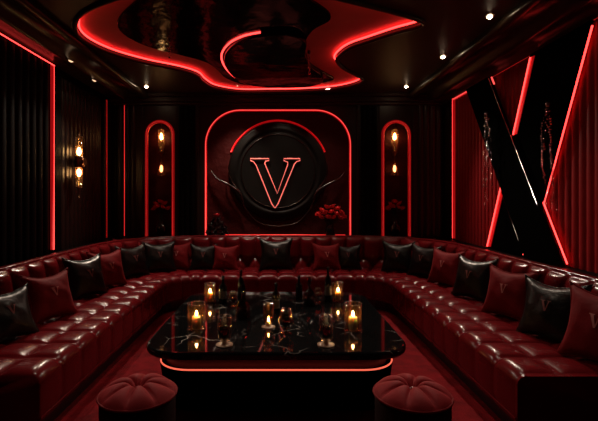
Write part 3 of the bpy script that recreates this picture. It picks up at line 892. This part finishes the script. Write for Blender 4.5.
vx, vy = (330.5 - 278) * 6.925 / 430, 6.925
vase(vx, vy, 0.862, 1.0, 'squat black vase on the ledge at the right inside the big arch', False)
sp = [(-0.20, 0.0, 0.03), (-0.14, -0.02, 0.09), (-0.06, -0.02, 0.14), (0.03, -0.02, 0.15), (0.11, -0.02, 0.12), (0.17, -0.01, 0.06), (0.21, 0.0, -0.01), (-0.16, -0.03, -0.02), (-0.09, -0.05, 0.05), (0.01, -0.06, 0.07), (0.09, -0.05, 0.04), (0.15, -0.04, -0.03), (-0.04, -0.06, -0.02), (0.05, -0.06, -0.02)]
bouquet(vx, vy, 1.20, sp, M['rose'], 0.056, 'at the right inside the big arch', 0.95)
greens('bouquet_leaves', vx, vy, 1.13, 34, 0.14, 0.09, 'dark leaves under the red roses inside the big arch')
for sx, nm in ((-1, 'left'), (1, 'right')):
    cx, cy = sx * 1.915, 7.05
    vase(cx, cy, 0.862, 1.08, 'round black vase standing in the %s narrow niche' % nm)
    sp = [(-0.11, -0.02, -0.02), (-0.08, -0.03, 0.06), (-0.01, -0.03, 0.10), (0.07, -0.03, 0.07), (0.12, -0.02, -0.01), (-0.05, -0.06, 0.02), (0.04, -0.06, 0.01), (0.0, 0.02, 0.09), (-0.09, 0.02, 0.01)]
    bouquet(cx, cy, 1.33, sp, M['rose_deep'], 0.050, 'in the %s narrow niche' % nm, 1.0)
    greens('bouquet_leaves', cx, cy, 1.25, 30, 0.11, 0.10, 'dark leaves among the roses in the %s narrow niche' % nm)
# dark conical arrangement at the left inside the big arch
bx, by = (217 - 278) * 6.91 / 430, 6.91
db = thing('dark_bouquet', 'dark pointed heap of near-black roses on the ledge at the left inside the big arch', 'flower arrangement', (bx, by, 0.862))
MB().lathe([(0.001, 0), (0.11, 0), (0.14, 0.05), (0.12, 0.06), (0.001, 0.05)], 24).build('bowl', M['ceramic'], db)
pr = rose_proto(M['rose_black'], 0.05); bl = pr.children[0]
k = 0
for ring, (n, rad, z) in enumerate(((7, 0.15, 0.07), (6, 0.12, 0.14), (5, 0.085, 0.21), (3, 0.05, 0.28), (1, 0.0, 0.35))):
    for i in range(n):
        a = 2 * pi * i / n + ring
        c = bl if k == 0 else bl.copy()
        if k: COL.objects.link(c)
        c.parent = db; c.name = 'bloom'
        c.location = (rad * cos(a), min(rad * sin(a), 0.1) * 0.8, z); c.rotation_euler = (-1.0 * sin(a) * (rad > 0), 1.0 * cos(a) * (rad > 0), i)
        if ring == 4: c.data = bl.data.copy(); c.data.materials[0] = M['rose_deep']
        k += 1
bpy.data.objects.remove(pr)

# ------------------------------------------------------------------ lamps
sc_ = thing('wall_sconce', 'upright two-bulb wall sconce with glass tubes on the left wall', 'wall lamp', (-2.60, 5.62, 1.96))
m = MB().lathe([(0.001, -0.08), (0.055, -0.08), (0.055, -0.055), (0.001, -0.055)], 6, Matrix.Rotation(-pi / 2, 4, 'Y')); m.build('wall_plate', M['brass'], sc_, smooth=False)
MB().tube([(-0.07, 0, 0), (0, 0, 0)], 0.014, 8).build('arm', M['brass'], sc_)
MB().lathe([(0.001, -0.075), (0.05, -0.075), (0.056, -0.06), (0.056, 0.06), (0.05, 0.075), (0.001, 0.075)], 20).build('holder', M['brass'], sc_)
for s in (-1, 1):
    F = Matrix.Scale(s, 4, Vector((0, 0, 1)))
    MB().lathe([(0.044, 0.07), (0.046, 0.33), (0.043, 0.33), (0.042, 0.07)], 20, F, cap=False).build('glass_tube', M['lantern_warm'], sc_)
    MB().lathe([(0.001, 0.09), (0.016, 0.093), (0.028, 0.12), (0.027, 0.15), (0.012, 0.185), (0.001, 0.19)], 16, F).build('bulb', M['bulb'], sc_)
    MB().tube([(0, 0, s * 0.33), (0, 0, s * 0.46)], 0.005, 6).build('finial', M['brass'], sc_)
    MB().tube([(0.045 * cos(a * pi / 10), 0.045 * sin(a * pi / 10), s * 0.33) for a in range(20)], 0.004, 5, True).build('rim', M['brass'], sc_)

def niche_lamp(x, label):
    L = thing('hanging_lamp', label, 'hanging lamp', (x, 7.06, 2.16), group='glass hanging lamps in the narrow niches')
    MB().tube([(0, 0, 0.60), (0, 0, 0.47)], 0.006, 6).build('rod', M['brass'], L)
    MB().lathe([(0.001, 0.45), (0.05, 0.45), (0.02, 0.49), (0.001, 0.50)], 16).build('cap', M['brass'], L)
    MB().lathe([(0.052, 0.45), (0.056, 0.20), (0.040, 0.09), (0.037, 0.09), (0.053, 0.20), (0.049, 0.45)], 20, cap=False).build('glass_shade', M['lantern_warm'], L)
    MB().lathe([(0.001, 0.40), (0.010, 0.39), (0.020, 0.36), (0.028, 0.325), (0.020, 0.295), (0.001, 0.287)], 16).build('bulb', M['bulb'], L)
    MB().lathe([(0.001, 0.02), (0.02, 0.03), (0.045, 0.075), (0.045, 0.09), (0.001, 0.10)], 16).build('cup', M['brass'], L)
    MB().tube([(0, 0, 0.03), (0, 0, -0.08)], 0.008, 6).build('rod', M['brass'], L)
    MB().lathe([(0.018, -0.07), (0.025, -0.12), (0.062, -0.26), (0.064, -0.30), (0.060, -0.30), (0.022, -0.12)], 16, cap=False).build('lower_shade', M['lantern_warm'], L)
    MB().lathe([(0.001, -0.13), (0.014, -0.14), (0.026, -0.19), (0.022, -0.23), (0.001, -0.25)], 12).build('lower_bulb', M['bulb_dim'], L)
    return L
a = niche_lamp(-1.915, 'glass hanging lamp glowing in the left narrow niche')
dup(a, 'glass hanging lamp glowing in the right narrow niche', None, (1.915, 7.06, 2.16))

def downlight(x, y, z, mat, label, group, rot=(0, 0, 0), s=1.0, power=0, size=1.5, aim=(0, 0, -1)):
    d = thing('downlight', label, 'ceiling light', (x, y, z), rot, group); d.scale = (s, s, s)
    MB().lathe([(0.040, 0.0), (0.060, -0.006), (0.062, 0.004), (0.040, 0.012)], 24, cap=False).build('ring', M['brass'], d)
    MB().lathe([(0.001, -0.022), (0.018, -0.018), (0.032, -0.006), (0.036, 0.006), (0.001, 0.006)], 20).build('lens', mat, d)
    if power:
        l = bpy.data.lights.new('downlight_beam', 'SPOT'); l.energy = power; l.color = (1.0, 0.80, 0.62); l.spot_size = size; l.spot_blend = 0.8; l.shadow_soft_size = 0.05
        lo = bpy.data.objects.new('beam', l); COL.objects.link(lo); lo.location = (x, y, z - 0.03); lo.rotation_euler = Vector(aim).to_track_quat('-Z', 'Y').to_euler()
    return d
G = 'downlights in the ceiling'
PW = 88
ZD = ZC - 0.013
k = 0.62
downlight(1.93, 3.92, ZD, M['down'], 'downlight nearest the viewer in the row at the right of the ceiling', G, power=PW * 0.32, s=k, aim=(-0.12, -0.2, -1))
downlight(1.93, 5.03, ZD, M['down'], 'middle downlight in the row at the right of the ceiling', G, power=PW * 0.65, s=k, aim=(-0.2, -0.5, -1))
downlight(1.90, 6.37, ZD, M['down'], 'farthest downlight in the row at the right of the ceiling', G, power=PW * 2.2, s=k, aim=(-0.16, -0.8, -1), size=1.55)
downlight(-1.95, 6.37, ZD, M['down'], 'small downlight in the far left corner of the ceiling', G, power=PW * 2.2, s=k, aim=(0.16, -0.8, -1), size=1.55)
downlight(-2.36, 4.90, 3.055, M['down_dim'], 'amber downlight nearer the viewer in the left cornice', G, rot=(0, 0.35, 0), power=PW * 0.9, aim=(0.45, -0.55, -1), s=0.8, size=1.3)
downlight(-2.40, 5.62, 3.03, M['down_dim'], 'amber downlight farther along the left cornice', G, rot=(0, 0.35, 0), power=PW * 0.7, aim=(0.4, -0.3, -1), s=0.8, size=1.3)
downlight(-0.95, 3.12, ZD, M['down'], 'added unseen downlight over the left ottoman', G, power=PW * 0.75, size=1.0)  # added out of frame to light the ottoman and carpet
downlight(0.95, 3.12, ZD, M['down'], 'added unseen downlight over the right ottoman', G, power=PW * 0.75, size=1.0)  # added out of frame like the left one
for x, nm in ((-0.62, 'left'), (0.08, 'middle'), (0.76, 'right')):  # spots added to light the back run of the sofa and the roses
    downlight(x, 6.56, 3.2, M['down_dim'], 'added tiny spot at the back of the lit ceiling recess, %s one of three' % nm, 'added tiny spots in the ceiling recess', power=PW * (0.6 if nm == 'middle' else 1.25), s=0.35, aim=(0, 0.13, -1), size=1.25)

# ------------------------------------------------------------------ crossed slabs on the right wall
cp = thing('cross_panel', 'huge X of black slabs with glowing red edges on the right wall', 'wall ornament', (2.6, 4.7, 0))
def yz_slab(name, quad, x0, thick, mat):
    o = flat(name, [[(y, z) for y, z in quad]], thick, YZ(x0), mat, None, bevel=0.004)
    o.data.transform(Matrix.Translation((-2.6, -4.7, 0))); o.parent = cp
    return o
yz_slab('limb', [(4.46, 2.98), (3.60, 2.98), (4.51, 0.87), (5.36, 0.87)], 2.615, 0.03, M['slab'])
yz_slab('limb', [(5.90, 2.98), (5.27, 2.98), (3.91, 0.87), (4.50, 0.87)], 2.575, 0.035, M['slab'])
def seg(name, a, b, x, r, mat):
    MB().tube([(x - 2.6, a[0] - 4.7, a[1]), (x - 2.6, b[0] - 4.7, b[1])], r, 6).build(name, mat, cp)
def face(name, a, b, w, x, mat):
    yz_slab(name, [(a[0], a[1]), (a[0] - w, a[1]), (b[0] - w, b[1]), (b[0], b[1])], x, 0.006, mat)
seg('light_strip', (4.43, 2.94), (4.755, 2.19), 2.60, 0.008, M['led'])
face('painted_halo', (4.43, 2.94), (4.755, 2.19), 0.06, 2.606, M['painted_glow'])  # emissive band painting the red light beside the upper strip
seg('light_strip', (4.965, 1.74), (5.345, 0.89), 2.60, 0.008, M['led'])
face('painted_halo', (4.965, 1.74), (5.345, 0.89), 0.07, 2.606, M['painted_glow'])  # emissive band painting the red light beside the lower strip
seg('light_strip', (3.61, 2.94), (4.265, 1.45), 2.64, 0.0075, M['led'])
seg('light_strip', (4.265, 1.45), (3.91, 0.89), 2.63, 0.0075, M['led'])
seg('light_strip', (5.90, 2.96), (5.18, 1.88), 2.64, 0.008, M['led_dim'])  # dim tube painting the red-lit wall here; this edge has no strip
seg('light_strip', (4.47, 1.03), (4.53, 0.89), 2.59, 0.012, M['led_soft'])
seg('light_strip', (5.235, 2.96), (5.17, 2.86), 2.60, 0.010, M['led_soft'])
seg('edge_trim', (5.265, 2.96), (4.27, 1.43), 2.572, 0.005, M['silver'])
seg('edge_trim', (4.95, 1.56), (4.60, 1.04), 2.572, 0.005, M['metal'])

# crystal bead garlands in front of the slabs, and droplets under the ceiling panel
def garland(x, y, ztop, zbot, label, group, n=4, spread=0.10, sag=0.06, tail=True):
    g = thing('crystal_garland', label, 'bead garland', (x, y, ztop), group=group)
    MB().ball((0, 0, 0), 0.022, 10, 8).build('hook', M['metal'], g)
    L = ztop - zbot
    for k in range(n):
        m = MB(); rnd = random.Random(k * 7 + int(x * 100) + int(y * 13))
        l = L * rnd.uniform(0.55, 1.0) if k else L
        oy = rnd.uniform(-spread, spread); N = int(l / 0.024)
        for i in range(N):
            t = i / N
            p = (rnd.uniform(-0.012, 0.012), oy * sin(pi * 0.5 * min(1, t * 2.0)) + 0.012 * sin(t * 9 + k) + sag * t * t, -l * t - 0.02)
            m.ball(p, rnd.choice((0.004, 0.005, 0.007, 0.010)), 6, 4)
        m.build('bead_strand', M['crystal'], g)
garland(2.50, 5.16, 2.50, 1.36, 'dark glittering bead garland hanging at the left limb of the wall X', 'bead garlands before the crossed slabs', 5, 0.13, 0.02)
garland(2.50, 3.98, 2.36, 1.30, 'dark glittering bead garland hanging at the right limb of the wall X', 'bead garlands before the crossed slabs', 5, 0.13, -0.06)
garland(-1.16, 4.62, 3.187, 2.93, 'small crystal droplet cluster under the left of the ceiling recess', 'crystal clusters under the ceiling recess', 3, 0.05, 0)
garland(0.36, 5.0, 3.187, 2.90, 'small crystal droplet cluster under the right of the hanging ceiling panel', 'crystal clusters under the ceiling recess', 4, 0.07, 0)

# ------------------------------------------------------------------ world, camera
w = bpy.data.worlds.new('night'); S.world = w; w.use_nodes = True
w.node_tree.nodes['Background'].inputs['Color'].default_value = (0, 0, 0, 1)
w.node_tree.nodes['Background'].inputs['Strength'].default_value = 0

cam = bpy.data.cameras.new('camera'); co = bpy.data.objects.new('camera', cam); COL.objects.link(co)
co.location = (0, 0, EYE); co.rotation_euler = (pi / 2, 0, 0)
cam.sensor_width = 36; cam.lens = 430 * 36 / 598
cam.shift_x = 21 / 598; cam.shift_y = -12.5 / 598
cam.clip_start = 0.02
S.camera = co
S.view_settings.view_transform = 'Standard'; S.view_settings.look = 'None'
S.view_settings.exposure = 0; S.view_settings.gamma = 1; S.view_settings.use_curve_mapping = False
S.cycles.use_denoising = True
S.cycles.sample_clamp_indirect = 6
S.cycles.caustics_reflective = False; S.cycles.caustics_refractive = False
